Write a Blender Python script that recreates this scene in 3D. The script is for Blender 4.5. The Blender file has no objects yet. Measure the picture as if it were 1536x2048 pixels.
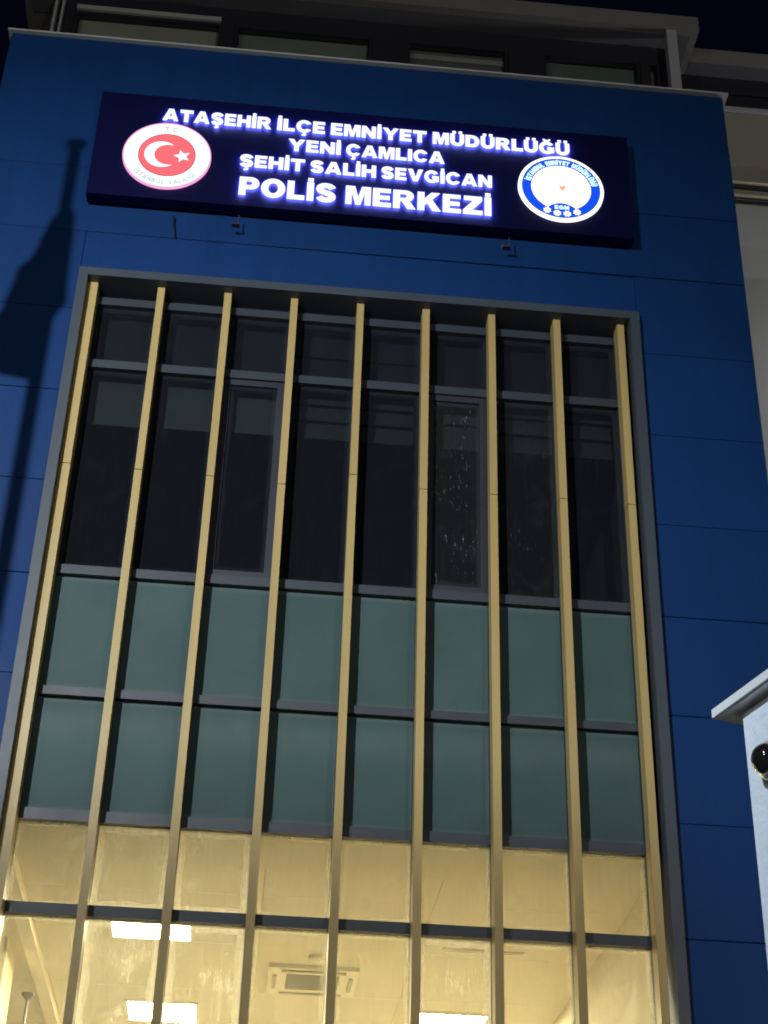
import bpy, bmesh, math, random
from mathutils import Vector, Matrix
from mathutils.geometry import tessellate_polygon
random.seed(7)
sc = bpy.context.scene
C = sc.collection
PI = math.pi

# ------------------------------------------------------------------ camera
PITCH, ROLL, YAW = 0.56423689, 0.03065365, 0.07805674
fwd = Vector((math.sin(YAW)*math.cos(PITCH), math.cos(YAW)*math.cos(PITCH), math.sin(PITCH)))
rt = Vector((math.cos(YAW), -math.sin(YAW), 0)); up = rt.cross(fwd)
cr, sr = math.cos(ROLL), math.sin(ROLL)
r2 = rt*cr + up*sr; u2 = -rt*sr + up*cr
camd = bpy.data.cameras.new('camera'); cam = bpy.data.objects.new('camera', camd); C.objects.link(cam)
camd.sensor_fit = 'VERTICAL'; camd.sensor_height = 24; camd.lens = 24*1.594092
camd.clip_start = .05; camd.clip_end = 600
M3 = Matrix((r2, u2, -fwd)).transposed()
cam.matrix_world = Matrix.Translation((1.975822, -9.585227, 1.6)) @ M3.to_4x4()
sc.camera = cam

# ------------------------------------------------------------------ night sky
w = bpy.data.worlds.new('World'); sc.world = w; w.use_nodes = True
bg = w.node_tree.nodes['Background']
sky = w.node_tree.nodes.new('ShaderNodeTexSky'); sky.sky_type = 'NISHITA'; sky.sun_disc = False
sky.sun_elevation = math.radians(-4); sky.sun_rotation = math.radians(200)
mixn = w.node_tree.nodes.new('ShaderNodeMix'); mixn.data_type = 'RGBA'
mixn.inputs[0].default_value = .9; mixn.inputs[7].default_value = (.0008, .0011, .0042, 1)
scl = w.node_tree.nodes.new('ShaderNodeVectorMath'); scl.operation = 'SCALE'; scl.inputs['Scale'].default_value = .004
w.node_tree.links.new(sky.outputs[0], scl.inputs[0]); w.node_tree.links.new(scl.outputs[0], mixn.inputs[6])
w.node_tree.links.new(mixn.outputs[2], bg.inputs['Color']); bg.inputs['Strength'].default_value = 1.0

# ------------------------------------------------------------------ floodlights of the place (heads are built further down)
LAMP = Vector((-2.04, -10.0, 9.0))
def spot(name, loc, target, power, color, size_deg, blend, radius):
    d = bpy.data.lights.new(name, 'SPOT'); d.energy = power; d.color = color
    d.spot_size = math.radians(size_deg); d.spot_blend = blend; d.shadow_soft_size = radius
    o = bpy.data.objects.new(name, d); C.objects.link(o); o.location = loc
    o.rotation_euler = (Vector(target)-Vector(loc)).to_track_quat('-Z', 'Y').to_euler()
    return o
spot_facade = spot('facade_spot', LAMP, (.7, 0, 6.1), 4500, (.9, .97, 1.0), 79, 1.0, .065)
spot_gate = spot('gate_spot', LAMP+Vector((.55, .1, -.1)), (4.3, -4.6, 3.6), 2300, (.68, .83, 1.0), 26, .8, .05)

def point(name, loc, power, color, radius):
    d = bpy.data.lights.new(name, 'POINT'); d.energy = power; d.color = color; d.shadow_soft_size = radius
    o = bpy.data.objects.new(name, d); C.objects.link(o); o.location = loc; return o
fill = [point('fill_light', (9.5, -23, 8.6), 2300, (1, .93, .82), .16), point('fill_light', (-11, -22, 8.6), 1800, (1, .93, .82), .16)]  # two unseen lamps added as ambient fill

sc.view_settings.view_transform = 'Standard'; sc.view_settings.look = 'None'
sc.view_settings.exposure = 0; sc.view_settings.gamma = 1; sc.view_settings.use_curve_mapping = False
sc.render.engine = 'CYCLES'
sc.cycles.use_denoising = True; sc.cycles.pixel_filter_type = 'BLACKMAN_HARRIS'; sc.cycles.filter_width = 1.8
sc.cycles.max_bounces = 12; sc.cycles.transparent_max_bounces = 16; sc.cycles.diffuse_bounces = 5
sc.cycles.sample_clamp_indirect = 6; sc.cycles.caustics_reflective = False; sc.cycles.caustics_refractive = False

# ------------------------------------------------------------------ helpers
def tag(o, label=None, cat=None, group=None, kind=None):
    if label: o['label'] = label
    if cat: o['category'] = cat
    if group: o['group'] = group
    if kind: o['kind'] = kind
    return o
def empty(name, loc=(0, 0, 0), rz=0):
    o = bpy.data.objects.new(name, None); C.objects.link(o); o.location = loc; o.rotation_euler = (0, 0, rz)
    return o
def link(name, me, parent=None, loc=(0, 0, 0), rot=(0, 0, 0)):
    o = bpy.data.objects.new(name, me); C.objects.link(o); o.location = loc; o.rotation_euler = rot
    if parent: o.parent = parent
    return o
class MB:
    def __init__(s): s.v = []; s.f = []
    def box(s, x0, x1, y0, y1, z0, z1):
        b = len(s.v)
        s.v += [(x, y, z) for z in (z0, z1) for y in (y0, y1) for x in (x0, x1)]
        s.f += [tuple(b+i for i in q) for q in ((0,2,3,1),(4,5,7,6),(0,1,5,4),(2,6,7,3),(0,4,6,2),(1,3,7,5))]
        return s
    def quad(s, pts):
        b = len(s.v); s.v += [tuple(p) for p in pts]; s.f.append(tuple(range(b, b+len(pts)))); return s
    def prism(s, contours, y0, y1, xf=None):
        """contours in (x,z): first outer, then holes; extruded from y0 (front) to y1 (back)"""
        b = len(s.v); n = sum(len(c) for c in contours)
        flat = [p for c in contours for p in c]
        for y in (y0, y1):
            s.v += [(p[0], y, p[1]) for p in flat]
        tri = tessellate_polygon([[Vector((p[0], p[1], 0)) for p in c] for c in contours])
        s.front = []
        for t in tri:
            a, bb, c = (flat[i] for i in t)
            ar = (bb[0]-a[0])*(c[1]-a[1])-(bb[1]-a[1])*(c[0]-a[0])
            t = t if ar > 0 else (t[0], t[2], t[1])
            s.f.append(tuple(b+i for i in t)); s.f.append(tuple(b+n+i for i in reversed(t)))
        k = 0
        for c in contours:
            ar = sum(c[i][0]*c[(i+1) % len(c)][1]-c[(i+1) % len(c)][0]*c[i][1] for i in range(len(c)))
            hole = c is not contours[0]
            for i in range(len(c)):
                j = (i+1) % len(c)
                q = (b+k+i, b+n+k+i, b+n+k+j, b+k+j)
                if (ar > 0) == hole: q = q[::-1]
                s.f.append(q)
            k += len(c)
        return s
    def tube(s, pts, radii, n=10, cap=True):
        rings = []
        for i, p in enumerate(pts):
            p = Vector(p)
            d = (Vector(pts[min(i+1, len(pts)-1)])-Vector(pts[max(i-1, 0)])).normalized()
            a = d.cross(Vector((0, 0, 1)) if abs(d.z) < .9 else Vector((1, 0, 0))).normalized(); b = d.cross(a)
            r = radii[i] if isinstance(radii, (list, tuple)) else radii
            base = len(s.v)
            for k in range(n):
                t = 2*PI*k/n; s.v.append(tuple(p+(a*math.cos(t)+b*math.sin(t))*r))
            rings.append(base)
        for i in range(len(rings)-1):
            for k in range(n):
                k2 = (k+1) % n
                s.f.append((rings[i]+k, rings[i]+k2, rings[i+1]+k2, rings[i+1]+k))
        if cap:
            s.f.append(tuple(rings[0]+k for k in reversed(range(n)))); s.f.append(tuple(rings[-1]+k for k in range(n)))
        return s
    def mesh(s, name, mat, smooth=False):
        me = bpy.data.meshes.new(name); me.from_pydata(s.v, [], s.f)
        bm = bmesh.new(); bm.from_mesh(me); bmesh.ops.recalc_face_normals(bm, faces=bm.faces); bm.to_mesh(me); bm.free()
        for m in (mat if isinstance(mat, (list, tuple)) else [mat]): me.materials.append(m)
        if smooth:
            for p in me.polygons: p.use_smooth = True
        return me
    def build(s, name, mat, parent=None, smooth=False, loc=(0, 0, 0), rot=(0, 0, 0)):
        return link(name, s.mesh(name, mat, smooth), parent, loc, rot)
def box(name, mat, parent, x0, x1, y0, y1, z0, z1):
    """a box with its own origin at its lower front left, so pieces can be told apart"""
    me = MB().box(0, x1-x0, 0, y1-y0, 0, z1-z0).mesh(name, mat)
    return link(name, me, parent, (x0, y0, z0))
def ell(cx, cz, rx, rz, a0=0, a1=360, n=32, end=None):
    full = abs(a1-a0) >= 360
    return [(cx+rx*math.cos(math.radians(a0+(a1-a0)*i/n)), cz+rz*math.sin(math.radians(a0+(a1-a0)*i/n))) for i in range(n if full else n+1)]

# ------------------------------------------------------------------ materials
class Mat:
    def __init__(s, name):
        s.m = bpy.data.materials.new(name); s.m.use_nodes = True; s.t = s.m.node_tree; s.t.nodes.clear()
        s.out = s.n('ShaderNodeOutputMaterial')
    def n(s, typ, **kw):
        nd = s.t.nodes.new(typ)
        for k, v in kw.items():
            setattr(nd, k, v)
        return nd
    def l(s, a, b): s.t.links.new(a, b)
    def ramp(s, src, stops):
        r = s.n('ShaderNodeValToRGB')
        while len(r.color_ramp.elements) < len(stops): r.color_ramp.elements.new(.5)
        for e, (p, c) in zip(r.color_ramp.elements, stops): e.position = p; e.color = (*c, 1) if len(c) == 3 else c
        s.l(src, r.inputs[0]); return r.outputs[0]
    def math(s, op, a, b=None, c=None, clamp=False):
        m = s.n('ShaderNodeMath', operation=op, use_clamp=clamp)
        for i, v in enumerate((a, b, c)):
            if v is None: continue
            if isinstance(v, (int, float)): m.inputs[i].default_value = v
            else: s.l(v, m.inputs[i])
        return m.outputs[0]
    def noise(s, scale, vec, detail=4, rough=.6, stretch=None):
        if stretch:
            mp = s.n('ShaderNodeMapping'); mp.inputs['Scale'].default_value = stretch; s.l(vec, mp.inputs[0]); vec = mp.outputs[0]
        nz = s.n('ShaderNodeTexNoise'); nz.inputs['Scale'].default_value = scale; nz.inputs['Detail'].default_value = detail
        nz.inputs['Roughness'].default_value = rough; s.l(vec, nz.inputs['Vector']); return nz.outputs[0]
    def smooth(s, v, a, b, lo=0, hi=1):
        m = s.n('ShaderNodeMapRange', interpolation_type='SMOOTHSTEP'); s.l(v, m.inputs[0])
        for i, x in enumerate((a, b, lo, hi)): m.inputs[i+1].default_value = x
        return m.outputs[0]
def paint(name, col, rough=.5, metal=0, var=.12, scale=3, spec=.5, streak=False, bump=0, piece=.04, bumpscale=60, runs=0):
    """painted surface with slight unevenness, wear and a small shift of tone from piece to piece"""
    k = Mat(name); p = k.n('ShaderNodeBsdfPrincipled')
    p.inputs['Roughness'].default_value = rough; p.inputs['Metallic'].default_value = metal
    p.inputs['Specular IOR Level'].default_value = spec
    g = k.n('ShaderNodeNewGeometry'); oi = k.n('ShaderNodeObjectInfo')
    nz = k.noise(scale, g.outputs['Position'], 6, .65, (1, 1, .12) if streak else None)
    nz2 = k.noise(scale*14, g.outputs['Position'], 3, .7)
    v = k.math('MULTIPLY_ADD', k.math('SUBTRACT', nz, .5), var*2, 1.0)
    v = k.math('MULTIPLY_ADD', k.math('SUBTRACT', nz2, .5), var*.8, v)
    v = k.math('MULTIPLY_ADD', k.math('SUBTRACT', oi.outputs['Random'], .5), piece*2, v)
    if runs:
        rn = k.noise(9, g.outputs['Position'], 6, .7, (1, 1, .045))
        v = k.math('MULTIPLY', v, k.math('MULTIPLY_ADD', k.math('SUBTRACT', rn, .5), runs*2, 1.0))
    sc_ = k.n('ShaderNodeVectorMath', operation='SCALE'); sc_.inputs[0].default_value = col; k.l(v, sc_.inputs['Scale'])
    k.l(sc_.outputs[0], p.inputs['Base Color'])
    k.l(k.math('MULTIPLY_ADD', k.math('SUBTRACT', nz, .5), .25, rough), p.inputs['Roughness'])
    if bump:
        b = k.n('ShaderNodeBump'); b.inputs['Strength'].default_value = bump; b.inputs['Distance'].default_value = .01
        k.l(k.noise(bumpscale, g.outputs['Position'], 5, .6), b.inputs['Height']); k.l(b.outputs[0], p.inputs['Normal'])
    k.l(p.outputs[0], k.out.inputs[0]); return k.m
def emit(name, col, strength):
    k = Mat(name); e = k.n('ShaderNodeEmission'); e.inputs[0].default_value = (*col, 1); e.inputs[1].default_value = strength
    k.l(e.outputs[0], k.out.inputs[0]); return k.m
def glass(name, tint, refl=1.0, dirt=.3, edge=.5, edge_w=.1, dirtcol=(.8, .75, .6), drips=0.0, film=.04, trans=.5, rimk=.12):
    """window glass: clear sheet with reflections, and dried dirt gathered at the edges, streaks and drips"""
    k = Mat(name)
    tc = k.n('ShaderNodeTexCoord'); oi = k.n('ShaderNodeObjectInfo')
    off = k.n('ShaderNodeVectorMath', operation='SCALE'); off.inputs[0].default_value = (37, 0, 19); k.l(oi.outputs['Random'], off.inputs['Scale'])
    ob = k.n('ShaderNodeVectorMath', operation='ADD'); k.l(tc.outputs['Object'], ob.inputs[0]); k.l(off.outputs[0], ob.inputs[1])
    sx = k.n('ShaderNodeSeparateXYZ'); k.l(tc.outputs['Object'], sx.inputs[0])
    sg = k.n('ShaderNodeSeparateXYZ'); k.l(tc.outputs['Generated'], sg.inputs[0])
    W = .45
    dx = k.math('MINIMUM', k.math('MULTIPLY', sg.outputs[0], W), k.math('MULTIPLY', k.math('SUBTRACT', 1, sg.outputs[0]), W))
    # height from the sill in metres and distance from the head
    zt = k.math('DIVIDE', sx.outputs[2], k.math('MAXIMUM', sg.outputs[2], .02))
    dz = k.math('MINIMUM', sx.outputs[2], k.math('SUBTRACT', zt, sx.outputs[2]))
    d = k.math('MINIMUM', dx, dz)
    big = k.noise(5, ob.outputs[0], 5, .6)
    fine = k.noise(38, ob.outputs[0], 6, .75)
    warp = k.math('MULTIPLY_ADD', k.math('SUBTRACT', big, .5), edge_w*1.5, d)
    em = k.smooth(warp, 0, edge_w, 1, 0)
    em = k.math('MULTIPLY', em, k.math('MULTIPLY_ADD', fine, .7, .35))
    rim = k.math('MULTIPLY', k.smooth(k.math('ABSOLUTE', k.math('SUBTRACT', warp, edge_w*.62)), 0, .012, 1, 0), rimk)
    st = k.math('MULTIPLY_ADD', k.noise(30, ob.outputs[0], 6, .75, (1, 1, .07)), .75, k.math('MULTIPLY', k.noise(90, ob.outputs[0], 4, .7, (1, 1, .3)), .25))
    streak = k.math('MULTIPLY', k.smooth(st, .47, .72), k.smooth(k.noise(3, ob.outputs[0], 3, .6), .35, .65, .15, 1))
    blot = k.smooth(big, .5, .78)
    amt = k.math('MULTIPLY', em, edge)
    amt = k.math('MULTIPLY_ADD', rim, edge, amt)
    amt = k.math('MULTIPLY_ADD', streak, dirt*.8, amt)
    amt = k.math('MULTIPLY_ADD', blot, dirt*.6, amt)
    amt = k.math('MULTIPLY_ADD', fine, dirt*.12, amt)
    amt = k.math('ADD', amt, film)
    if drips:
        dn = k.noise(85, ob.outputs[0], 3, .6, (1, 1, .16))
        dm = k.math('MULTIPLY', k.smooth(dn, .62, .68), k.smooth(k.noise(4.5, ob.outputs[0], 2, .5), .46, .62))
        amt = k.math('MULTIPLY_ADD', dm, drips, amt)
    amt = k.math('MINIMUM', amt, .93)
    tr = k.n('ShaderNodeBsdfTransparent'); tr.inputs[0].default_value = (*tint, 1)
    gl = k.n('ShaderNodeBsdfGlossy'); gl.inputs['Roughness'].default_value = .04; gl.inputs[0].default_value = (.9, .95, 1, 1)
    fr = k.n('ShaderNodeFresnel'); fr.inputs[0].default_value = 1.5
    ms = k.n('ShaderNodeMixShader'); gb = k.n('ShaderNodeNewGeometry'); k.l(k.math('MULTIPLY', k.math('MULTIPLY', fr.outputs[0], refl), k.math('SUBTRACT', 1, gb.outputs['Backfacing'])), ms.inputs[0]); k.l(tr.outputs[0], ms.inputs[1]); k.l(gl.outputs[0], ms.inputs[2])
    df = k.n('ShaderNodeBsdfDiffuse'); df.inputs[0].default_value = (*dirtcol, 1)
    tl = k.n('ShaderNodeBsdfTranslucent'); tl.inputs[0].default_value = (*dirtcol, 1)
    md = k.n('ShaderNodeMixShader'); md.inputs[0].default_value = trans; k.l(df.outputs[0], md.inputs[1]); k.l(tl.outputs[0], md.inputs[2])
    mx = k.n('ShaderNodeMixShader'); k.l(amt, mx.inputs[0]); k.l(ms.outputs[0], mx.inputs[1]); k.l(md.outputs[0], mx.inputs[2])
    k.l(mx.outputs[0], k.out.inputs[0]); return k.m
def spandrel_mat(name, col, glow=0):
    """back-painted teal spandrel glass: coated, with a paler band of glow painted in under the upper rail"""
    k = Mat(name); p = k.n('ShaderNodeBsdfPrincipled'); tc = k.n('ShaderNodeTexCoord'); g = k.n('ShaderNodeNewGeometry'); oi = k.n('ShaderNodeObjectInfo')
    sg = k.n('ShaderNodeSeparateXYZ'); k.l(tc.outputs['Generated'], sg.inputs[0])
    n1 = k.noise(2.2, g.outputs['Position'], 5, .6); n2 = k.noise(45, g.outputs['Position'], 4, .7)
    v = k.math('MULTIPLY_ADD', k.math('SUBTRACT', n1, .5), .5, 1.0)
    v = k.math('MULTIPLY_ADD', k.math('SUBTRACT', n2, .5), .22, v)
    v = k.math('MULTIPLY_ADD', k.math('SUBTRACT', oi.outputs['Random'], .5), .12, v)
    edge = k.math('MINIMUM', sg.outputs[2], k.math('SUBTRACT', 1, sg.outputs[2]))
    dust = k.math('MULTIPLY', k.smooth(edge, 0, .06, 1, 0), k.math('MULTIPLY_ADD', n2, .8, .1))
    band = k.math('MULTIPLY', k.smooth(sg.outputs[2], .5, .78), k.smooth(sg.outputs[2], .8, .98, 1, 0))  # pale glow below the rail, painted into the panel colour
    band = k.math('MULTIPLY', band, k.math('MULTIPLY_ADD', n1, 1.2, glow*.5))
    mx = k.n('ShaderNodeMix', data_type='RGBA'); k.l(k.math('MULTIPLY_ADD', band, glow*.5, k.math('MULTIPLY', dust, .6), clamp=True), mx.inputs[0])
    s_ = k.n('ShaderNodeVectorMath', operation='SCALE'); s_.inputs[0].default_value = col; k.l(v, s_.inputs['Scale'])
    k.l(s_.outputs[0], mx.inputs[6]); mx.inputs[7].default_value = (.16, .2, .2, 1)
    k.l(mx.outputs[2], p.inputs['Base Color']); p.inputs['Roughness'].default_value = .6; p.inputs['Specular IOR Level'].default_value = .25
    p.inputs['Coat Weight'].default_value = .35; p.inputs['Coat Roughness'].default_value = .05
    k.l(p.outputs[0], k.out.inputs[0]); return k.m

BLUE = paint('blue_cladding', (.0018, .03, .128), .6, var=.13, scale=1.3, spec=.2, bump=.05, piece=.06, bumpscale=4, runs=.22)
BACK = paint('joint_backing', (.002, .011, .042), .9)
FRAME = paint('blue_grey_frame', (.042, .055, .074), .5, var=.12, scale=4, bump=.04)
RAIL = paint('slate_rail', (.029, .038, .052), .5, var=.15, scale=5)
SASH = paint('dark_sash', (.018, .02, .034), .5)
GOLD = paint('gold_fin', (.43, .315, .125), .46, metal=0, var=.17, scale=2.2, streak=True, spec=.4, bump=.03, runs=.2)
CAPM = paint('pale_coping', (.42, .44, .44), .5, var=.2, scale=4)
CREAM = paint('cream_render', (.3, .305, .26), .85, var=.12, scale=2, bump=.25)
GREYW = paint('grey_render', (.4, .42, .43), .85, var=.14, scale=2, bump=.25)
SLAB = paint('roof_slab_render', (.2, .2, .2), .85, var=.16, scale=2.5, bump=.2)
SOFF = paint('roof_soffit', (.12, .125, .15), .85, var=.16, scale=2.5)
PFRAME = paint('penthouse_frame', (.014, .016, .03), .7)
PB1 = paint('pale_olive_blind', (.38, .39, .36), .8, var=.12, scale=4)
PB2 = paint('pale_grey_blind', (.24, .25, .25), .8, var=.12, scale=4)
PB3 = paint('mauve_grey_blind', (.16, .155, .19), .8, var=.12, scale=4)
PB4 = paint('teal_grey_blind', (.15, .2, .21), .8, var=.12, scale=4)
POST = paint('pale_post', (.4, .42, .46), .6, var=.15)
BLIND_G = paint('green_grey_blind', (.105, .122, .12), .8, var=.18, scale=6, streak=True)
BLIND_K = paint('dull_blind', (.24, .25, .25), .8, var=.18, scale=6, streak=True)
BLIND_T = paint('teal_blind', (.13, .18, .18), .8, var=.18, scale=6, streak=True)
BLIND_M = paint('mauve_blind', (.14, .135, .165), .8, var=.18, scale=6)
SLAT = paint('olive_blind', (.062, .075, .076), .75, var=.2, scale=7)
HEADP = paint('head_board', (.035, .037, .055), .8, var=.2, scale=5)
DARKROOM = paint('dark_room', (.03, .03, .034), .9)
CHROME = paint('polished_rail', (.9, .85, .68), .38, metal=.6, var=.03)
CEIL = paint('warm_ceiling', (.64, .61, .53), .8, var=.05, scale=1.2)
WALLW = paint('warm_wall', (.85, .8, .68), .8, var=.06, scale=1.5)
FLOORW = paint('room_floor', (.5, .45, .36), .5, var=.1)
ACW = paint('ac_plastic', (.8, .78, .7), .5)
ACG = paint('ac_grille_slat', (.1, .1, .095), .6)
ACF = paint('ac_flap', (.3, .28, .23), .5)
ACD = paint('ac_grille', (.16, .16, .15), .6)
WHITE = paint('white_render', (.6, .66, .72), .8, var=.14, scale=3, bump=.7, bumpscale=22, runs=.12)
MARBLE = paint('marble_coping', (.68, .7, .7), .45, var=.12, scale=5)
BLACK = paint('black_plastic', (.012, .012, .014), .35)
DOME = Mat('smoked_dome'); _p = DOME.n('ShaderNodeBsdfPrincipled'); _p.inputs['Base Color'].default_value = (.01, .009, .009, 1); _p.inputs['Roughness'].default_value = .06; _p.inputs['Coat Weight'].default_value = 1; DOME.l(_p.outputs[0], DOME.out.inputs[0]); DOME = DOME.m
NAVY = paint('navy_sign_sheet', (.0011, .0024, .036), .6, var=.1, scale=3, spec=.12)
STEEL = paint('galvanised_steel', (.35, .36, .37), .45, metal=.7)
DULL = paint('dull_steel', (.03, .034, .045), .6)
CONC = paint('pavement', (.16, .155, .15), .85, var=.25, scale=1.5, bump=.3)
LETTER = emit('lit_letter_face', (.92, .95, 1), 1.25)
BLOOM = emit('letter_bloom_back', (.27, .3, 1), 55)  # blue glow added on letter backs to stand in for lens bloom
EM_WHITE = emit('lit_emblem_white', (1, .98, 1), 1.4)
EM_RED = emit('lit_emblem_red', (1, .17, .2), 1.0)
EM_REDD = emit('lit_emblem_red_edge', (.62, .1, .13), 1.0)
EM_PINK = emit('lit_emblem_pink_edge', (1, .4, .78), 1.0)
EM_BLUE = emit('lit_emblem_blue', (.008, .085, .95), 1.0)
EM_BLUED = emit('lit_emblem_blue_edge', (.01, .16, .5), .9)
EM_PALE = emit('lit_emblem_lettering', (.55, .72, .68), 1.0)
EM_CYAN = emit('lit_emblem_ring_lettering', (.6, .92, 1), 1.6)
EM_ORANGE = emit('lit_emblem_orange', (1, .5, .28), 1.0)
LED = emit('led_panel_light', (1, .91, .59), 122.0)

GL_DARK = glass('dark_window_glass', (.6, .63, .63), 1.0, dirt=.02, edge=.05, edge_w=.05, dirtcol=(.28, .33, .45), film=.024, trans=.3)
GL_DRIP = glass('stained_window_glass', (.6, .63, .63), 1.0, dirt=.05, edge=.07, edge_w=.05, dirtcol=(.35, .38, .42), drips=.6, film=.03, trans=.3)
GL_DRIP2 = glass('lightly_stained_window_glass', (.6, .62, .62), 1.0, dirt=.04, edge=.06, edge_w=.05, dirtcol=(.33, .36, .42), drips=.22, film=.026, trans=.3)
GL_LIT = glass('lit_window_glass', (.96, .94, .86), 1.0, dirt=.13, edge=.3, edge_w=.038, dirtcol=(.9, .87, .74), film=.06, trans=.85)
GL_LITD = glass('streaky_lit_window_glass', (.96, .94, .86), 1.0, dirt=.4, edge=.5, edge_w=.06, dirtcol=(.92, .9, .8), film=.08, trans=.85)
GL_PENT = glass('penthouse_glass', (.92, .95, .92), 1.0, dirt=.05, edge=.06, edge_w=.05, dirtcol=(.3, .3, .3), film=.01)
TEAL = spandrel_mat('teal_spandrel_glass', (.047, .088, .09)); TEAL_GLOW = spandrel_mat('glow_band_teal_spandrel_glass', (.042, .08, .081), .42)

# ------------------------------------------------------------------ ground
tag(MB().box(-150, 150, -150, 150, -.5, 0).build('pavement', CONC), kind='structure')

# ------------------------------------------------------------------ police station
station = tag(empty('police_station'), 'tall blue panelled building with gold fins over its glazing and one lit floor', 'building')
WX0, WX1, WT = -.48, 5.5, 12.085
BX0, BX1, BT, BB = .385, 4.622, 9.605, 2.9       # bay surround, outer
# core walls behind the cladding, with the bay left open
core = MB()
core.box(WX0+.02, BX0-.002, .0, .3, 0, BT+.3); core.box(BX1+.002, WX1-.02, .0, .3, 0, BT+.3)
core.box(WX0+.02, WX1-.02, .0, .3, BT+.302, WT-.02); core.box(BX0, BX1, 0, .3, 0, BB-.02)
core.box(BX0, BX1, .001, .3, BT+.002, BT+.3)
core.box(WX0+.02, WX0+.3, .302, 9.5, 0, WT-.02); core.box(WX1-.3, WX1-.02, .302, 9.5, 0, WT-.02)
core.box(WX0+.302, WX1-.302, .302, 9.5, WT-.35, WT-.02)
core.box(WX0+.302, WX1-.302, 9.2, 9.5, 0, WT-.352)
wall = core.build('front_wall', BACK, station)
seams = [.0, .25, 1.0, 1.75, 2.5, 3.25, 4.005, 4.757, 5.5, 6.25, 6.99, 7.73, 8.5, 9.25, 10.0, 10.66, 11.41, WT]
G = .0016
def panel(x0, x1, z0, z1, lft=1, rgt=1):
    me = MB()
    x0_, x1_ = x0+(G if lft else 0), x1-(G if rgt else 0)
    a, b = 0, x1_-x0_; c, d = 0, z1-z0-2*G; e = .004
    # folded-edge cassette panel: front face with small chamfers
    v = [(a, .03, c), (b, .03, c), (b, .03, d), (a, .03, d), (a, e, c), (b, e, c), (b, e, d), (a, e, d),
         (a+e, 0, c+e), (b-e, 0, c+e), (b-e, 0, d-e), (a+e, 0, d-e)]
    me.v = v; me.f = [(0,1,2,3)]+[(i, (i+1) % 4, 4+(i+1) % 4, 4+i) for i in range(4)]+[(4+i, 4+(i+1) % 4, 8+(i+1) % 4, 8+i) for i in range(4)]+[(8,9,10,11)]
    o = me.build('cladding_panel', BLUE, wall, loc=(x0_, -.032, z0+G), rot=(random.uniform(-.0035, .0035), 0, random.uniform(-.0025, .0025)))
    return o
for z0, z1 in zip(seams[:-1], seams[1:]):
    if z0 >= 10.0: panel(WX0, WX1, z0, z1)
    elif z1 <= BB+.4: panel(WX0, WX1, z0, min(z1, BB-.02) if z1 > BB else z1)
    else:
        panel(WX0, BX0, z0, z1, rgt=0); panel(BX1, WX1, z0, z1, lft=0)
        if z0 == 9.25: panel(BX0+.001, BX1-.001, BT+.001, z1, 0, 0)
for s, x in ((-1, WX0), (1, WX1)):
    for z0, z1 in zip(seams[:-1], seams[1:]):
        xx = (x-.012, x+.019) if s < 0 else (x-.019, x+.012)
        box('cladding_panel', BLUE, wall, xx[0], xx[1], .004, 2.9, z0+G, z1-G)
box('wall_coping', CAPM, station, WX0-.03, WX1+.045, -.062, .34, WT+.002, WT+.02)
box('flat_roof', SOFF, station, WX0+.02, WX1-.02, .342, 2.2, WT, WT+.02)

# bay surround: two jambs and a head, one folded metal frame
fr = MB()
FY0, FY1 = -.085, .2
fr.box(BX0, BX0+.07, FY0, FY1, BB, BT); fr.box(BX1-.07, BX1, FY0, FY1, BB, BT)
fr.box(BX0+.0705, BX1-.0705, FY0, FY1, BT-.072, BT); fr.box(BX0+.0705, BX1-.0705, FY0, FY1, BB, BB+.07)
bay = fr.build('bay_surround', FRAME, station)
HEAD = BT-.0725
# fins in two lengths with an open joint
xs = [.5*i for i in range(1, 10)]
xs[0] = .4935; xs[8] = 4.493
joints = [7.9, 7.89, 7.88, 7.855, 7.98, 7.9, 7.9, 7.908, 7.9]
for x, zj in zip(xs, joints):
    hw = .036 if x < .6 else .027
    box('fin', GOLD, bay, x-hw, x+hw, random.uniform(-.001, .001), .113, BB+.072, zj-.0025)
    box('fin', GOLD, bay, x-hw+random.uniform(-.0015, .0015), x+hw, random.uniform(-.001, .001), .113, zj+.0025, HEAD-.001)
    x = max(x, .5); box('mullion', RAIL, bay, x-.026, x+.026, .1145, .2, BB+.072, HEAD-.001)
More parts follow.
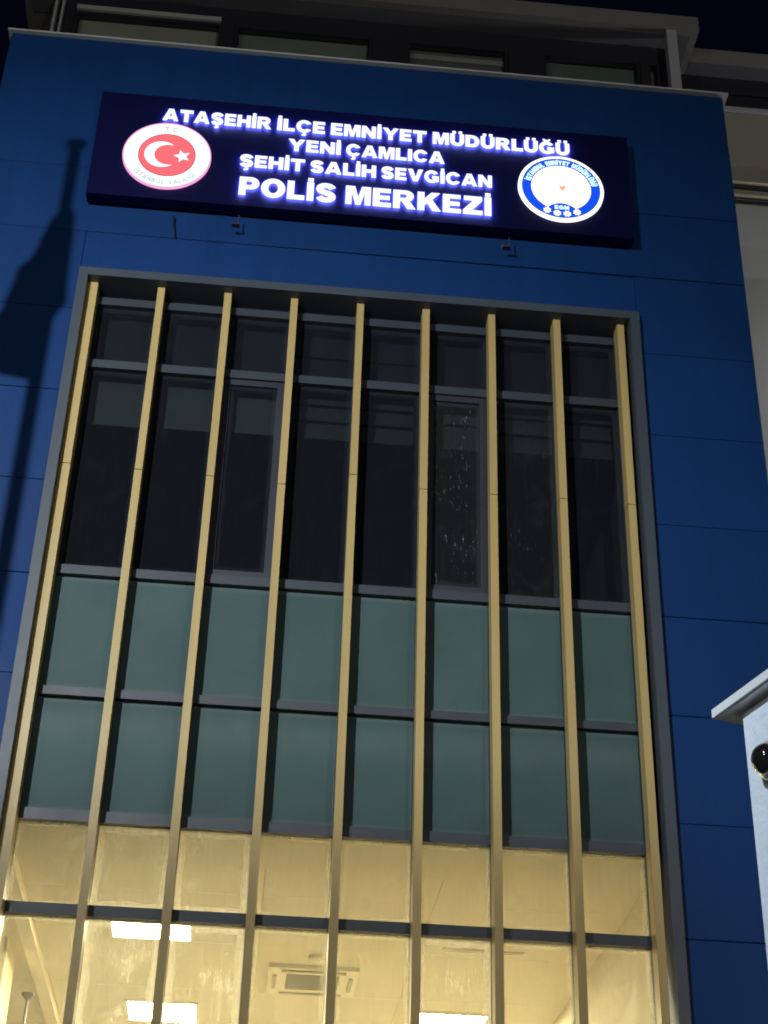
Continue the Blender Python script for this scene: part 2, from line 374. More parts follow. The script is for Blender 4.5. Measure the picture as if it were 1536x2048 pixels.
# rails and glazing per bay
rails = [('rail', 9.420, 9.488), ('rail', 8.832, 8.902), ('rail', 7.088, 7.157), ('rail', 6.187, 6.246), ('rail', 5.335, 5.408), ('rail', 4.742, 4.812), ('rail', BB+.072, BB+.13)]
GY = .16
PANES = []
for i in range(8):
    x0, x1 = (xs[i] if i else .5)+.0265, xs[i+1]-.0265
    for n_, z0, z1 in rails: box('rail', RAIL, bay, x0, x1, .115, .2, z0, z1)
    def pane(name, mat, z0, z1, y=GY, t=.008): return box(name, mat, bay, x0+.001, x1-.001, y, y+t, z0+.001, z1-.001)
    pane('glass_pane', GL_DARK, 9.488, HEAD-.001); pane('glass_pane', GL_DARK, 8.902, 9.420)
    z0, z1 = 7.157, 8.832
    if i in (2, 5):
        sf = MB(); a, b = x0+.001, x1-.001; s = .05
        sf.box(a, a+s, .135, .185, z0+.001, z1-.001); sf.box(b-s, b, .135, .185, z0+.001, z1-.001)
        sf.box(a+s+.0005, b-s-.0005, .135, .185, z0+.001, z0+s); sf.box(a+s+.0005, b-s-.0005, .135, .185, z1-s, z1-.001)
        sf.build('sash_frame', SASH, bay)
        box('glass_pane', GL_DRIP if i == 5 else GL_DARK, bay, a+s+.001, b-s-.001, .155, .163, z0+s+.001, z1-s-.001)
    else:
        pane('glass_pane', GL_DRIP2 if i == 6 else GL_DARK, z0, z1)
    pane('spandrel_panel', TEAL, 6.246, 7.088, .158, .02); pane('spandrel_panel', TEAL_GLOW, 5.408, 6.187, .158, .02)
    pane('glass_pane', GL_LITD if i in (1, 2) else GL_LIT, 4.812, 5.335); pane('glass_pane', GL_LITD if i in (1, 2, 5) else GL_LIT, BB+.13, 4.742)

# dark upper room and its blinds
rm = MB(); X0, X1 = BX0+.075, BX1-.075
def shell(m, x0, x1, y0, y1, z0, z1, t=.05):
    m.box(x0-t, x1+t, y0, y1, z1, z1+t); m.box(x0-t, x1+t, y0, y1, z0-t, z0)
    m.box(x0-t, x0, y0, y1, z0, z1); m.box(x1, x1+t, y0, y1, z0, z1); m.box(x0-t, x1+t, y1, y1+t, z0-t, z1+t)
shell(rm, X0, X1, .31, 5, 6.9, 9.5)
rm.build('upper_room', DARKROOM, station)
for (i0, i1, step, zb, mat) in ((0, 1, .5, 8.44, BLIND_G), (1, 2, .5, 8.45, BLIND_G), (2, 3, .5, 8.46, BLIND_G), (3, 5, .145, 8.46, SLAT), (5, 6, .21, 8.455, SLAT), (6, 8, .15, 8.47, SLAT)):
    a, b = xs[i0]+.05, xs[i1]-.05
    bl = box('blind', SASH, station, a, b, .29, .34, 8.9, 8.95)
    z = zb+.022
    bt = box('bottom_bar', mat, bl, 0, b-a, -.004, .014, zb-8.9, zb-8.9+.02)
    while z < 8.89:
        z2 = min(z+step, 8.895)
        me = MB(); w_ = b-a; h = z2-z-.008
        me.v = [(0, .0, 0), (w_, .0, 0), (w_, .03, h), (0, .03, h), (0, .006, 0), (w_, .006, 0), (w_, .036, h), (0, .036, h)]
        if step > .4: me.v = [(p[0], p[1] if p[1] < .02 else p[1]-.03, p[2]) for p in me.v]
        me.f = [(0,1,2,3), (7,6,5,4), (0,4,5,1), (3,2,6,7), (0,3,7,4), (1,5,6,2)]
        me.build('blind_slat', mat, bl, loc=(0, 0, z-8.9))
        z = z2

for i in range(8):
    a, b = xs[i]+.03, xs[i+1]-.03
    if i in (3, 4):
        for j in range(4): box('dark_slat', HEADP, station, a, b, .3+.02*(j % 2), .33+.02*(j % 2), 8.97+.125*j, 8.97+.125*j+.118)  # upper slats in the dark head-board colour
    else: box('head_board', HEADP, station, a, b, .3, .32, 8.97, 9.47)

# lit room
rm = MB(); RZ0, RZ1 = 2.3, 5.4; RX0, RX1 = -.2, 4.65
rm.box(RX0-.05, RX1+.05, .31, 9, RZ1+.006, RZ1+.05)
ceiling = rm.build('room_ceiling', ACD, station)
cxs = [RX0, .88, 2.08, 3.28, RX1]; cys = [.31, 1.5, 2.62, 3.87, 5.1, 6.3, 7.6, 9]
for xa, xb in zip(cxs[:-1], cxs[1:]):
    for ya, yb in zip(cys[:-1], cys[1:]): box('ceiling_panel', CEIL, ceiling, xa+.002, xb-.002, ya+.002, yb-.002, RZ1+random.uniform(-.0006, .0006), RZ1+.006)
rw = MB(); rw.box(RX0-.05, RX0, .31, 9, RZ0, RZ1); rw.box(RX1, RX1+.05, .31, 9, RZ0, RZ1); rw.box(RX0-.05, RX1+.05, 9, 9.05, RZ0-.05, RZ1+.05)
rw.build('room_wall', WALLW, station)
box('room_floor', FLOORW, station, RX0-.05, RX1+.05, .31, 9, RZ0-.05, RZ0)
box('ceiling_bulkhead', CEIL, station, BX0+.08, RX1-.005, .21, .8, 5.345, 5.396)
box('ceiling_beam', WALLW, station, .33, .43, .802, 8.9, 5.31, 5.396)
box('room_column', WALLW, station, RX0+.002, .2, 2.75, 3.3, RZ0+.002, 5.397)

# penthouse behind the parapet
PY = 2.45
ph = MB()
ph.box(-.7, 5.88, PY+.06, PY+2.6, 12.1, 14.2); ph.box(-.7, 5.88, PY+.02, PY+.3, 15.24, 15.498)
ph.box(-.7, -.55, PY+.02, PY+2.6, 14.2, 15.24); ph.box(5.83, 5.88, PY+.02, PY+2.6, 14.2, 15.24)
ph.box(-.548, 5.828, PY+.9, PY+1, 14.2, 15.24)
pent = ph.build('penthouse', PFRAME, station)
wins = [(-.52, 1.04, PB1, .02), (1.17, 2.64, PB2, 0), (3.01, 4.1, PB3, .02), (4.48, 5.54, PB4, 0), (5.62, 5.76, PB2, 0)]
px = -.55
for (a, b, bm_, st) in wins:
    box('window_post', PFRAME, pent, px, a, PY-.02, PY+.1, 14.0, 15.238); px = b
    f = MB(); s = .035
    f.box(a, a+s, PY, PY+.08, 14.0, 15.238); f.box(b-s, b, PY, PY+.08, 14.0, 15.238); f.box(a+s, b-s, PY, PY+.08, 15.2, 15.238)
    wf = f.build('window_frame', PFRAME, pent)
    box('window_pane', GL_PENT, pent, a+s, b-s, PY+.04, PY+.046, 14.0, 15.198)
    box('roller_blind', bm_, pent, a+s+.01, b-s-.01, PY+.1, PY+.106, 14.0, 15.2)
box('window_post', PFRAME, pent, px, 5.83, PY-.02, PY+.1, 14.0, 15.238)
box('white_head_trim', CAPM, pent, -.5, 1.02, PY-.035, PY-.002, 15.23, 15.29)
box('white_head_trim', POST, pent, 3.05, 4.07, PY+.08, PY+.096, 15.06, 15.13)
box('corner_trim', CAPM, pent, -.73, -.702, PY-.05, PY+.02, 12.1, 15.49)
box('corner_trim', POST, pent, -.66, -.635, PY-.03, PY+.018, 12.1, 15.49)
box('corner_post', POST, station, 5.79, 5.9, 2.2, 2.31, 12.1, 15.497)
# roof slab over penthouse and wing
rs = MB()
rs.box(-1.1, 6.15, 2.19, 9, 15.5, 15.72)
slab = rs.build('roof_slab', SLAB, station)
rs = MB(); rs.box(6.152, 14, 2.56, 9, 15.502, 15.66); rs.build('roof_slab', SLAB, station)
box('soffit_lining', SOFF, station, -1.02, 6.07, 2.27, PY+.3, 15.499-.006, 15.499)
box('soffit_lining', SOFF, station, 6.154, 13.9, 2.62, 2.9, 15.495, 15.501)
# side wing
wy = 2.78
box('side_wing', GREYW, station, WX1+.02, 14, wy, 9, 0, 13.58)
wg = box('side_wing', CREAM, station, WX1+.02, 14, wy, 9, 13.585, 14.93)
box('wing_window_band', PFRAME, station, WX1+.02, 14, wy+.02, 9, 14.995, 15.49)
box('window_sill', POST, station, WX1+.02, 14, wy-.045, wy+.3, 14.94, 14.985)
box('window_head_bar', PFRAME, station, WX1+.02, 14, wy-.01, wy+.015, 15.22, 15.27)
for z, r in ((13.86, .022), (13.672, .02)):
    MB().tube([(WX1+.05, wy-.04, z), (14, wy-.04, z)], r, 14).build('metal_rail', CHROME, station, True)
box('dark_strip', SASH, station, WX1+.03, 14, wy-.012, wy-.001, 13.795, 13.83)  # dark strip below each metal rail
box('dark_strip', SASH, station, WX1+.03, 14, wy-.012, wy-.001, 13.592, 13.64)

# ------------------------------------------------------------------ letters
def S_(pts, hw):
    L, R = [], []
    for i, p in enumerate(pts):
        a = pts[max(i-1, 0)]; b = pts[min(i+1, len(pts)-1)]
        dx, dz = b[0]-a[0], b[1]-a[1]; q = math.hypot(dx, dz)
        h = hw if isinstance(hw, float) else hw[0]+(hw[1]-hw[0])*abs(dz)/q
        L.append((p[0]-dz/q*h, p[1]+dx/q*h)); R.append((p[0]+dz/q*h, p[1]-dx/q*h))
    return L+R[::-1]
def glyph(ch):
    g = {
    'I': (.3, [[(0,0),(.3,0),(.3,1),(0,1)]]),
    'E': (.8, [[(0,0),(.8,0),(.8,.22),(.3,.22),(.3,.4),(.74,.4),(.74,.61),(.3,.61),(.3,.79),(.78,.79),(.78,1),(0,1)]]),
    'H': (.95, [[(0,0),(.3,0),(.3,.38),(.65,.38),(.65,0),(.95,0),(.95,1),(.65,1),(.65,.63),(.3,.63),(.3,1),(0,1)]]),
    'L': (.76, [[(0,0),(.76,0),(.76,.24),(.3,.24),(.3,1),(0,1)]]),
    'T': (.92, [[(.31,0),(.61,0),(.61,.76),(.92,.76),(.92,1),(0,1),(0,.76),(.31,.76)]]),
    'A': (1.1, [[(0,0),(.31,0),(.365,.16),(.735,.16),(.79,0),(1.1,0),(.72,1),(.38,1)], [(.44,.37),(.55,.72),(.66,.37)]]),
    'M': (1.1, [[(0,0),(.27,0),(.27,.66),(.44,0),(.66,0),(.83,.66),(.83,0),(1.1,0),(1.1,1),(.7,1),(.55,.42),(.4,1),(0,1)]]),
    'N': (.95, [[(0,0),(.28,0),(.28,.54),(.66,0),(.95,0),(.95,1),(.67,1),(.67,.46),(.29,1),(0,1)]]),
    'K': (1.02, [[(0,0),(.3,0),(.3,.28),(.42,.41),(.65,0),(1.02,0),(.63,.62),(.98,1),(.6,1),(.3,.64),(.3,1),(0,1)]]),
    'V': (1.06, [[(.37,0),(.69,0),(1.06,1),(.73,1),(.535,.33),(.34,1),(0,1)]]),
    'Y': (1.06, [[(.38,0),(.68,0),(.68,.42),(1.06,1),(.72,1),(.53,.66),(.34,1),(0,1),(.38,.42)]]),
    'Z': (.86, [[(0,0),(.86,0),(.86,.23),(.4,.23),(.84,.78),(.84,1),(.04,1),(.04,.77),(.46,.77),(0,.22)]]),
    'D': (.95, [[(0,0)]+ell(.45,.5,.5,.5,-90,90,16)+[(0,1)], [(.3,.23)]+ell(.42,.5,.22,.27,-90,90,12)+[(.3,.77)]]),
    'P': (.86, [[(0,0),(.3,0),(.3,.34)]+ell(.5,.67,.36,.33,-90,90,14)+[(0,1)], [(.3,.56)]+ell(.46,.67,.1,.11,-90,90,8)+[(.3,.78)]]),
    'R': (.98, [[(0,0),(.3,0),(.3,.4),(.38,.4),(.63,0),(.98,0),(.72,.42)]+ell(.56,.7,.34,.3,-50,90,12)+[(0,1)], [(.3,.58)]+ell(.5,.69,.1,.105,-90,90,8)+[(.3,.795)]]),
    'B': (.9, [[(0,0)]+ell(.56,.28,.34,.28,-90,70,10)+ell(.52,.76,.34,.24,-40,90,10)+[(0,1)], [(.3,.2),(.5,.2),(.56,.3),(.5,.4),(.3,.4)], [(.3,.6),(.48,.6),(.54,.7),(.48,.8),(.3,.8)]]),
    'O': (1.04, [ell(.52,.5,.52,.525,0,360,36), ell(.52,.5,.21,.29,0,360,24)]),
    'U': (.94, [[(0,1)]+ell(.47,.4,.47,.42,180,360,18)+[(.94,1),(.64,1)]+ell(.47,.4,.17,.18,360,180,12)+[(.3,1)]]),
    'C': (1.0, [ell(.52,.5,.52,.525,30,330,28)+ell(.52,.5,.23,.29,318,42,20)]),
    'G': (1.04, [ell(.52,.5,.52,.525,35,305,26)+[(1.02,.1),(1.02,.55),(.55,.55),(.55,.34),(.72,.34),(.72,.28)]+ell(.52,.5,.23,.29,308,42,20)]),
    'S': (.88, [[(p[0]+.01, p[1]) for p in S_(ell(.43,.71,.28,.19,10,250,14)+ell(.43,.29,.28,.19,70,-170,14), (.125,.15))]]),
    }
    dot = lambda x: [(x-.12,1.06),(x+.12,1.06),(x+.12,1.24),(x-.12,1.24)]
    ced = lambda x: [(x-.05,-.035),(x+.07,-.035),(x+.05,-.09),(x+.16,-.13),(x+.16,-.24),(x+.05,-.3),(x-.15,-.3),(x-.15,-.21),(x,-.21),(x+.03,-.18),(x-.08,-.15)]
    base, ext = {'İ': ('I', [dot(.15)]), 'Ü': ('U', [dot(.26), dot(.68)]), 'Ş': ('S', [ced(.43)]), 'Ç': ('C', [ced(.52)]),
                 'Ğ': ('G', [S_(ell(.52,1.27,.22,.17,190,350,10), .06)])}.get(ch, (ch, []))
    wd, cs = g[base]
    return wd, [cs]+[[e] for e in ext]
def letter_mesh(ch, sx, h, y0, y1):
    wd, sh = glyph(ch); m = MB()
    for cs in sh: m.prism([[(p[0]*sx, p[1]*h) for p in c] for c in cs], y0, y1)
    return m
SY = -.17
sign = tag(empty('illuminated_sign', (0, SY, 10.19)), 'long navy illuminated sign with glowing white lettering between two round emblems', 'sign')
def sg(name, mb, mat, parent=None, off=(0, 0, 0)): return mb.build(name, mat, parent or sign, loc=off)
SL, SR, SH, SB = .36, 4.6, 1.16, .075
sbx = MB().box(SL, SR, 0, .1, SB, SH).build('sign_box', NAVY, sign)
rimb = MB(); e = .022
rimb.box(SL-.004, SL+e, -.002, .102, SB-.004, SH+.004); rimb.box(SR-e, SR+.004, -.002, .102, SB-.004, SH+.004)
rimb.box(SL+e+.0005, SR-e-.0005, -.002, .102, SB-.004, SB+e); rimb.box(SL+e+.0005, SR-e-.0005, -.002, .102, SH-e, SH+.004)
rimb.build('sign_rim', NAVY, sign)
box('wall_bracket', STEEL, sign, .8, .86, .101, .139, .3, .36); box('wall_bracket', STEEL, sign, 4.1, 4.16, .101, .139, .3, .36)
LINES = [(11.08, .127, [('ATAŞEHİR', .858, 1.716), ('İLÇE', 1.765, 2.146), ('EMNİYET', 2.192, 2.96), ('MÜDÜRLÜĞÜ', 3.01, 4.12)]),
         (10.868, .126, [('YENİ', 1.864, 2.28), ('ÇAMLICA', 2.322, 3.107)]),
         (10.656, .126, [('ŞEHİT', 1.496, 2.006), ('SALİH', 2.049, 2.566), ('SEVGİCAN', 2.607, 3.485)]),
         (10.358, .188, [('POLİS', 1.51, 2.262), ('MERKEZİ', 2.336, 3.478)])]
for z, h, words in LINES:
    for txt, xa, xb in words:
        gap = .085
        tot = sum(glyph(c)[0] for c in txt)+gap*(len(txt)-1)
        k = (xb-xa)/tot; x = xa
        for c in txt:
            m = letter_mesh(c, k, h, -.021, -.016)
            me = m.mesh('letter', [LETTER, BLOOM])
            for p in me.polygons: p.material_index = 1 if p.normal.y > .7 else 0
            link('letter', me, sign, (x, 0, z-10.19))
            x += (glyph(c)[0]+gap)*k
def arc_text(txt, rad, h, a_mid, a_span, inward, y0, y1, thin=1.0):
    """flat lettering bent round an arc, joined as one print"""
    mb = MB(); gap = .16
    ws = [(.5 if c == ' ' else .28 if c == '.' else glyph(c)[0]) for c in txt]
    tot = sum(ws)+gap*(len(txt)-1); x = 0
    for c, wd in zip(txt, ws):
        if c not in ' .':
            for cs in glyph(c)[1]:
                out = []
                for cc in cs:
                    q = []
                    for p in cc:
                        t = (x+p[0])/tot-.5
                        if inward: a = math.radians(a_mid+t*a_span); r = rad-p[1]*h
                        else: a = math.radians(a_mid-t*a_span); r = rad+p[1]*h
                        q.append((r*math.cos(a), r*math.sin(a)))
                    out.append(q)
                mb.prism(out, y0, y1)
        elif c == '.':
            a = math.radians(a_mid-((x+.14)/tot-.5)*a_span)
            mb.prism([ell(rad*math.cos(a), rad*math.sin(a)+h*.1, h*.12, h*.12, 0, 360, 6)], y0, y1)
        x += wd+gap
    return mb
def star(n, ro, ri, cx, cz, a0):
    return [(cx+(ro if i % 2 == 0 else ri)*math.cos(math.radians(a0+180*i/n)), cz+(ro if i % 2 == 0 else ri)*math.sin(math.radians(a0+180*i/n))) for i in range(2*n)]
R = .343
def emblem(cx, cz, edge_mat):
    m = MB().prism([ell(0, 0, R, R, 0, 360, 72)], -.06, -.04)
    me = m.mesh('emblem', [EM_WHITE, edge_mat])
    for p in me.polygons: p.material_index = 0 if p.normal.y < -.7 else 1
    return link('emblem', me, sign, (cx, .034, cz-10.19))
# left: crescent and star
e1 = emblem(.931, 10.697, EM_PINK)
MB().prism([ell(0, 0, R, R, 0, 360, 72), ell(0, 0, R*.972, R*.972, 0, 360, 72)], -.064, -.0605).build('emblem_rim', EM_PINK, e1)
MB().prism([ell(0, 0, R*.652, R*.652, 0, 360, 64), ell(0, 0, R*.635, R*.635, 0, 360, 64)], -.0645, -.0605).build('red_edge', EM_REDD, e1)
MB().prism([ell(0, 0, R*.634, R*.634, 0, 360, 64)], -.064, -.0605).build('red_disc', EM_RED, e1)
# crescent = outer arc minus inner arc
o_c, o_r, i_c, i_r = -.12*R, .388*R, -.035*R, .25*R
i_c = -.12*R+.15*R; i_r = .315*R
dd = i_c-o_c; ax = (dd*dd+o_r*o_r-i_r*i_r)/(2*dd); az = math.sqrt(max(o_r*o_r-ax*ax, 1e-9))
ao = math.degrees(math.atan2(az, ax)); ai = math.degrees(math.atan2(az, ax-dd))
cres = ell(o_c, .0, o_r, o_r, ao, 360-ao, 48)+ell(i_c, .0, i_r, i_r, 360-ai, ai, 40)[1:-1]
MB().prism([cres], -.068, -.0645).build('crescent', EM_WHITE, e1)
MB().prism([star(5, .19*R, .082*R, .345*R, -.01*R, 180)], -.068, -.0645).build('star', EM_WHITE, e1)
arc_text('T.C.', R*.735, R*.15, 86, 26, False, -.064, -.0605).build('lettering', EM_PALE, e1)
arc_text('İSTANBUL VALİLİĞİ', R*.9, R*.13, 270, 104, True, -.064, -.0605).build('lettering', EM_PALE, e1)
# right: blue ring emblem with four stars
e2 = emblem(4.036, 10.707, EM_WHITE)
MB().prism([ell(0, 0, R*.915, R*.915, 0, 360, 72), ell(0, 0, R*.895, R*.895, 0, 360, 72)], -.064, -.0605).build('ring_edge', EM_BLUED, e2)
def inner(r, dip):
    pts = ell(0, 0, r, r, -62, 242, 56)
    return pts+ell(0, -r*1.3+dip, r*.62, r*.62, 138, 42, 14)[0:]
MB().prism([ell(0, 0, R*.894, R*.894, 0, 360, 72), inner(R*.7, 0)[::1]], -.064, -.0605).build('blue_ring', EM_BLUE, e2)
arc_text('İSTANBUL EMNİYET MÜDÜRLÜĞÜ', R*.72, R*.13, 89, 158, False, -.067, -.0645).build('lettering', EM_CYAN, e2)
arc_text('EGM', R*.56, R*.12, 270, 30, True, -.067, -.0645)
mb = MB(); xk = -.17*R
for c in 'EGM':
    wd, sh = glyph(c)
    for cs in sh: mb.prism([[(xk+p[0]*R*.105, -.665*R+p[1]*R*.11) for p in cc] for cc in cs], -.067, -.0645)
    xk += (wd+.12)*R*.105
mb.build('lettering', EM_CYAN, e2)
for a in (-.345, -.115, .115, .345):
    MB().prism([star(8, .1*R, .068*R, a*R, -math.sqrt(.81**2-a*a)*R+(.012*R), 22)], -.067, -.0645).build('star', EM_WHITE, e2)
MB().prism([[(1.5*a*R, 1.5*b*R) for a, b in ((-.03, .06), (0, .03), (.04, .055), (.075, .03), (.045, -.045), (.01, -.05), (-.02, -.005))]], -.064, -.0605).build('centre_mark', EM_ORANGE, e2, loc=(0, 0, 0))
EM_FAINT = emit('lit_emblem_faint', (.86, .9, .92), 1.0)
for sx_ in (-1, 1):
    MB().prism([S_([(sx_*.16*R, .1*R), (sx_*.3*R, .2*R), (sx_*.36*R, .06*R), (sx_*.3*R, -.1*R), (sx_*.18*R, -.24*R)], .009*R)], -.0632, -.0605).build('centre_mark', EM_FAINT, e2)
MB().prism([S_(ell(0, -.06*R, .43*R, .38*R, 215, 325, 12), .01*R)], -.0632, -.0605).build('centre_mark', EM_FAINT, e2)
MB().prism([S_(ell(-.05*R, .02*R, .06*R, .06*R, 60, 190, 8), .006*R)], -.0635, -.0605).build('centre_mark', EM_PALE, e2)
for e_ in (e1, e2):
    for ch in e_.children:
        if ch.name.startswith('lettering'): ch['kind'] = 'stuff'
# small holders under the sign, and a loose cable
for x in (1.53, 3.62):
    h = MB(); h.box(x-.004, x+.004, .02, .03, -.1, -.005); h.box(x-.045, x+.012, .004, .05, -.112, -.1)
    h.tube([(x-.055, .01, -.105), (x-.035, .03, -.095)], .012, 8)
    h.build('lamp_holder', DULL, sign)
MB().tube([(1.03, .1, .0), (1.035, .12, -.06), (1.05, .125, -.13), (1.06, .13, -.2)], .008, 6).build('cable', BLACK, sign)

# ------------------------------------------------------------------ in the lit room
def led_panel(x, y, label):
    o = tag(empty('ceiling_light', (x, y, 5.4)), label, 'ceiling light', 'square light panels in the lit room')
    f = MB(); a = .31; b = .285
    for q in ((-a, a, -a, -b), (-a, a, b, a), (-a, -b, -b+.0005, b-.0005), (b, a, -b+.0005, b-.0005)): f.box(q[0], q[1], q[2], q[3], -.02, -.001)
    f.build('light_frame', ACW, o)
    MB().box(-b, b, -b, b, -.015, -.002).build('diffuser', LED, o)
    return o
led_panel(1.285, 2.25, 'bright ceiling light panel just under the dark rail, upper of two at left')
led_panel(1.32, 4.55, 'bright ceiling light panel at left, lower of two, near the photo bottom')
led_panel(3.77, 4.45, 'bright ceiling light panel right of the air conditioner, at the bottom of the photo')
for x, t in ((1.3, 'left'), (3.77, 'right')): led_panel(x, 6.7, 'square light panel deepest in the lit room, %s one of two' % t)
ac = tag(empty('air_conditioner', (2.53, 3.39, 5.4)), 'square ceiling cassette air conditioner with dark centre grille in the lit room', 'air conditioner')
fm = MB()
for q in ((-.42, .42, -.42, -.25), (-.42, .42, .25, .42), (-.42, -.25, -.2495, .2495), (.25, .42, -.2495, .2495)): fm.box(*q, -.035, -.001)
fm.build('fascia', ACW, ac)
MB().box(-.25, .25, -.249, .249, -.022, -.001).build('grille_back', ACD, ac)
for j in range(12): box('grille_slat', ACG, ac, -.24, .24, -.24+j*.04, -.24+j*.04+.027, -.03, -.0225)
for q in ((-.3, .3, -.375, -.345), (-.3, .3, .345, .375), (-.375, -.34, -.2, .2), (.34, .375, -.2, .2)):
    box('air_flap', ACF, ac, q[0], q[1], q[2], q[3], -.05, -.0355)
ac.scale = (.84, .84, 1)
sd = tag(MB().tube([(0, 0, 0), (0, 0, -.03), (0, 0, -.05)], [.062, .06, .035], 20).build('smoke_detector', ACW, None, False, (2.53, 2.8, 5.398)), 'small round smoke detector on the ceiling behind the air conditioner', 'smoke detector')
sl = tag(empty('slot_diffuser', (3.77, 2.46, 5.4)), 'thin dark slot air diffuser in the ceiling, right of the air conditioner', 'air diffuser')
MB().box(-.31, .31, -.03, .03, -.012, -.001).build('diffuser_frame', ACW, sl); MB().box(-.3, .3, -.008, .008, -.014, -.0125).build('air_slot', ACD, sl)
cs_ = tag(empty('pole', (.31, 3.5, 2.3)), 'thin dark pole with flared top standing inside the lit room, far left', 'pole')
MB().tube([(0, 0, 0), (0, 0, 2.86)], .011, 8).build('shaft', BLACK, cs_)
MB().tube([(0, 0, 2.84), (0, 0, 2.88), (0, 0, 2.895)], [.014, .05, .052], 14).build('flared_top', BLACK, cs_)
MB().tube([(0, 0, 0), (0, 0, .02)], [.18, .17], 20).build('base', BLACK, cs_)

# ------------------------------------------------------------------ white gatehouse at the right
gate = tag(empty('gatehouse', (3.834, -3.932, 0), math.radians(16.7)), 'white rendered gatehouse wall with overhanging stone coping at the right edge', 'building')
GZ = 4.388
gm = MB().box(0, 1.8, -4, 0, 0, GZ-.004)
gw = gm.mesh('rendered_wall', WHITE)
bm = bmesh.new(); bm.from_mesh(gw)
bmesh.ops.bevel(bm, geom=[e_ for e_ in bm.edges if abs(e_.verts[0].co.z-e_.verts[1].co.z) > 1 or min(v.co.z for v in e_.verts) > 1], offset=.018, segments=3, affect='EDGES'); bm.to_mesh(gw); bm.free()
link('rendered_wall', gw, gate)
cp = MB(); cp.box(-.062, 1.9, -4.1, .1, GZ, GZ+.036)
cpo = cp.build('coping', MARBLE, gate)
dl = MB(); dl.box(-.05, -.03, -4.05, .085, GZ-.006, GZ-.0005); dl.build('drip_edge', MARBLE, gate)
dl = MB(); dl.box(-.0295, 1.8, .03, .06, GZ-.007, GZ-.0005); dl.build('drip_edge', MARBLE, gate)
dome = tag(empty('dome_camera', (3.834+.287*.19-.958*.002, -3.932-.958*.19-.287*.002, 4.105), math.radians(16.7)), 'dark glossy dome camera with bright ring on the white gatehouse wall', 'security camera')
def lathe(prof, n=32):
    m = MB()
    for (r, d) in prof:
        for k in range(n): t = 2*PI*k/n; m.v.append((-d, r*math.cos(t), r*math.sin(t)))
    for i in range(len(prof)-1):
        for k in range(n):
            k2 = (k+1) % n; m.f.append((i*n+k, i*n+k2, (i+1)*n+k2, (i+1)*n+k))
    return m
lathe([(.0, .0), (.076, .0), (.078, .014), (.073, .028), (.06, .03)]).build('mounting_ring', CHROME, dome, True)
lathe([(.062*math.cos(a*PI/20), .028+.06*math.sin(a*PI/20)) for a in range(10)]+[(.0005, .088)]).build('dome', DOME, dome, True)

# ------------------------------------------------------------------ flagpole and flag left of the view (their shadow falls on the wall)
T = .67
FP = LAMP+(Vector((.205, 0, 10.85))-LAMP)*T
pole = tag(empty('flagpole', (FP.x, FP.y, 0)), 'tall metal flagpole standing left in front of the blue wall', 'flagpole')
MB().tube([(0, 0, 0), (0, 0, 5), (0, 0, FP.z)], [.05, .044, .033], 16).build('pole', STEEL, pole, True)
MB().tube([(0, 0, FP.z), (0, 0, FP.z+.01), (0, 0, FP.z+.05), (0, 0, FP.z+.06)], [.036, .052, .052, .04], 14).build('finial', STEEL, pole, True)
MB().tube([(0, 0, 0), (0, 0, .06)], [.2, .18], 20).build('base', CONC, pole)
# limp flag hanging from the pole: width to either side of the pole by height, taken from its shadow
prof = [(10.19, .04, .05), (10.1, .1, .06), (9.7, .17, .07), (9.6, .25, .075), (9.42, .28, .09), (9.3, .31, .11), (9.19, .33, .06), (9.12, .36, .03), (8.8, .42, .03), (8.66, .42, .03), (8.6, .38, .03), (8.57, .1, .02)]
def wall_to_pole(x, z):
    return LAMP+(Vector((x, 0, z))-LAMP)*T
fl = MB(); NX = 14
for z, l, r in prof:
    cx = .2
    for k in range(NX+1):
        t = k/NX; x = cx-l+(l+r)*t
        q = wall_to_pole(x, z)-Vector((FP.x, FP.y, 0))
        fl.v.append((q.x, -.05+.06*math.sin(t*9+z*2.2)+.03*math.sin(t*17-z*5), q.z))
for i in range(len(prof)-1):
    for k in range(NX):
        a = i*(NX+1)+k; fl.f.append((a, a+1, a+NX+2, a+NX+1))
FLAG = paint('red_cloth', (.45, .015, .02), .85, var=.1)
fo = fl.build('flag', FLAG, None, True, (FP.x, FP.y, 0))
sm = fo.modifiers.new('solid', 'SOLIDIFY'); sm.thickness = .003
tag(fo, 'limp red cloth flag hanging in folds from the flagpole', 'flag')

# ------------------------------------------------------------------ floodlight mast behind the viewer
mast = tag(empty('floodlight_mast', (LAMP.x+.28, LAMP.y-.35, 0)), 'galvanised mast carrying two floodlights behind the viewer', 'floodlight')
MB().tube([(0, 0, 0), (0, 0, 9.2)], [.09, .055], 16).build('mast_pole', STEEL, mast, True)
MB().box(-.45, .45, -.03, .03, 8.7, 8.76).build('cross_arm', STEEL, mast)
LENS = emit('floodlight_lens', (.86, .94, 1), 4)
for so in (spot_facade, spot_gate):
    loc = so.location-mast.location
    h = MB().box(-.16, .16, -.11, .11, .03, .14).build('floodlight_head', BLACK, mast, loc=loc, rot=so.rotation_euler)
    MB().box(-.14, .14, -.09, .09, .022, .029).build('lens', LENS, h)
    so.parent = mast; so.location = loc

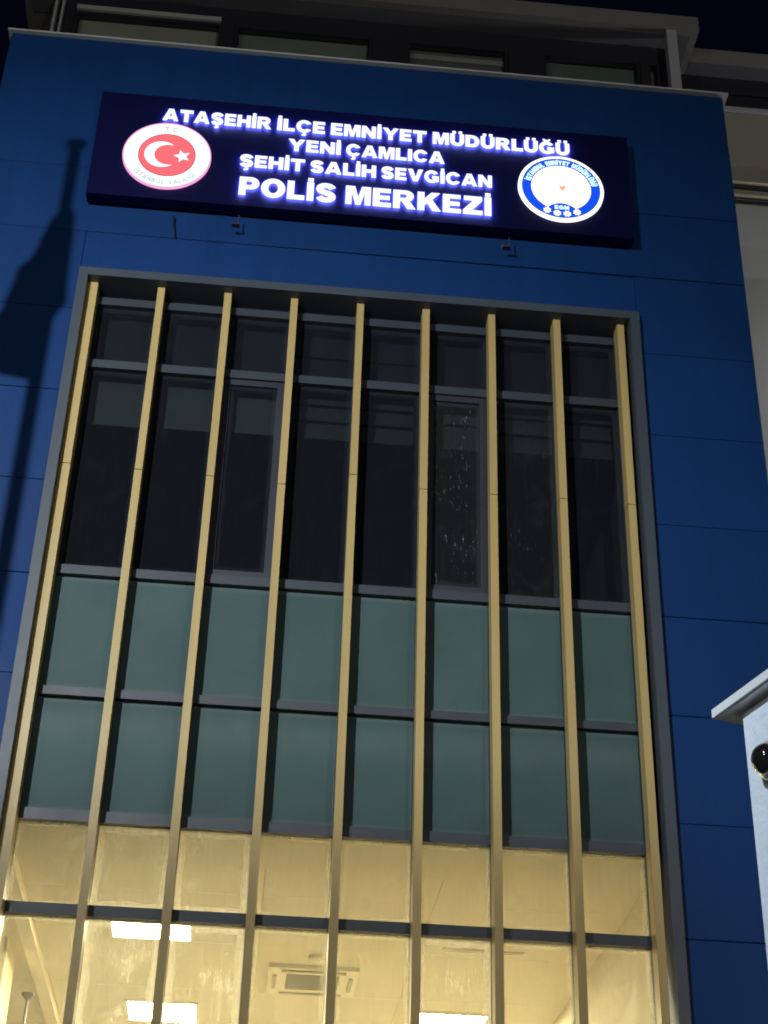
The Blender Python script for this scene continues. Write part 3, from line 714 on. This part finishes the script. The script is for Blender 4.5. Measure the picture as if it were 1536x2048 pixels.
for so in fill:
    p = so.location
    t = tag(empty('fill_lamp', (p.x, p.y-.9, 0)), 'added fill lamp on a tall curved pole, %s of two out of view' % ('right' if p.x > 0 else 'left'), 'street lamp', 'added fill lamps out of view')
    MB().tube([(0, 0, 0), (0, 0, 8.2), (0, .1, 8.7), (0, .4, 8.9), (0, .7, 8.95)], [.08, .055, .045, .04, .04], 12).build('lamp_pole', STEEL, t, True)
    MB().box(-.14, .14, .6, 1.25, 8.87, 8.97).build('lamp_head', STEEL, t)
    MB().tube([(0, .9, 8.45), (0, .9, 8.75), (0, .9, 8.868)], [.02, .18, .2], 16).build('fill_lamp_bowl', emit('fill_lamp_bowl', (1, .93, .82), 3), t, True)
    so.parent = t; so.location = (0, 1.25, 8.5)

# unseen slotted blocker added before the facade floodlight to darken the lowest windows
def at_blocker(x, z): return LAMP+(Vector((x, 0, z))-LAMP)*.1-mast.location
bk = Vector((0, -.004, 0)); pts = [at_blocker(.1, 5.3), at_blocker(4.62, 5.3), at_blocker(4.62, 1.5), at_blocker(.1, 1.5)]
for j in range(14):
    z = 5.3-.27*j; q = [at_blocker(.1, z), at_blocker(4.62, z), at_blocker(4.62, z-.17), at_blocker(.1, z-.17)]
    sb = MB(); sb.v = [tuple(p) for p in q]+[tuple(p+bk) for p in q]
    sb.f = [(0,1,2,3), (7,6,5,4)]+[(i, (i+1) % 4, 4+(i+1) % 4, 4+i) for i in range(4)]
    sb.build('beam_blocker_blade', BLACK, mast)
for x in (.06, 4.66):
    MB().tube([tuple(at_blocker(x, 5.35)), tuple(at_blocker(x, 1.5))], .006, 6).build('beam_blocker_frame', BLACK, mast)
ar = MB(); ar.tube([(0, .03, 8.3), tuple((pts[2]+pts[3])/2+Vector((0, 0, .02)))], .015, 8); ar.build('beam_blocker_arm', STEEL, mast)

# unseen lamp added on the side wing to brighten its wall
wl = tag(empty('wing_fill_lamp', (8.4, 2.78, 10.2)), 'added fill lamp on a short bracket on the pale side wing', 'wall lamp')
MB().tube([(0, 0, 0), (0, -.5, .12), (0, -.8, .1)], .022, 10).build('wing_fill_lamp_bracket', STEEL, wl, True)
MB().tube([(0, -.8, .1), (0, -.8, .13), (0, -.8, .16)], [.03, .1, .11], 16).build('wing_fill_lamp_base', STEEL, wl, True)
wp = point('wing_fill_light', (0, -.8, .46), 92, (1, .98, .93), .09); wp.parent = wl
MB().tube([(0, -.8, .161), (0, -.8, .3), (0, -.8, .35)], [.08, .08, .03], 16).build('wing_fill_lamp_glass', emit('wing_fill_lamp_glass', (1, .95, .85), 4), wl, True)
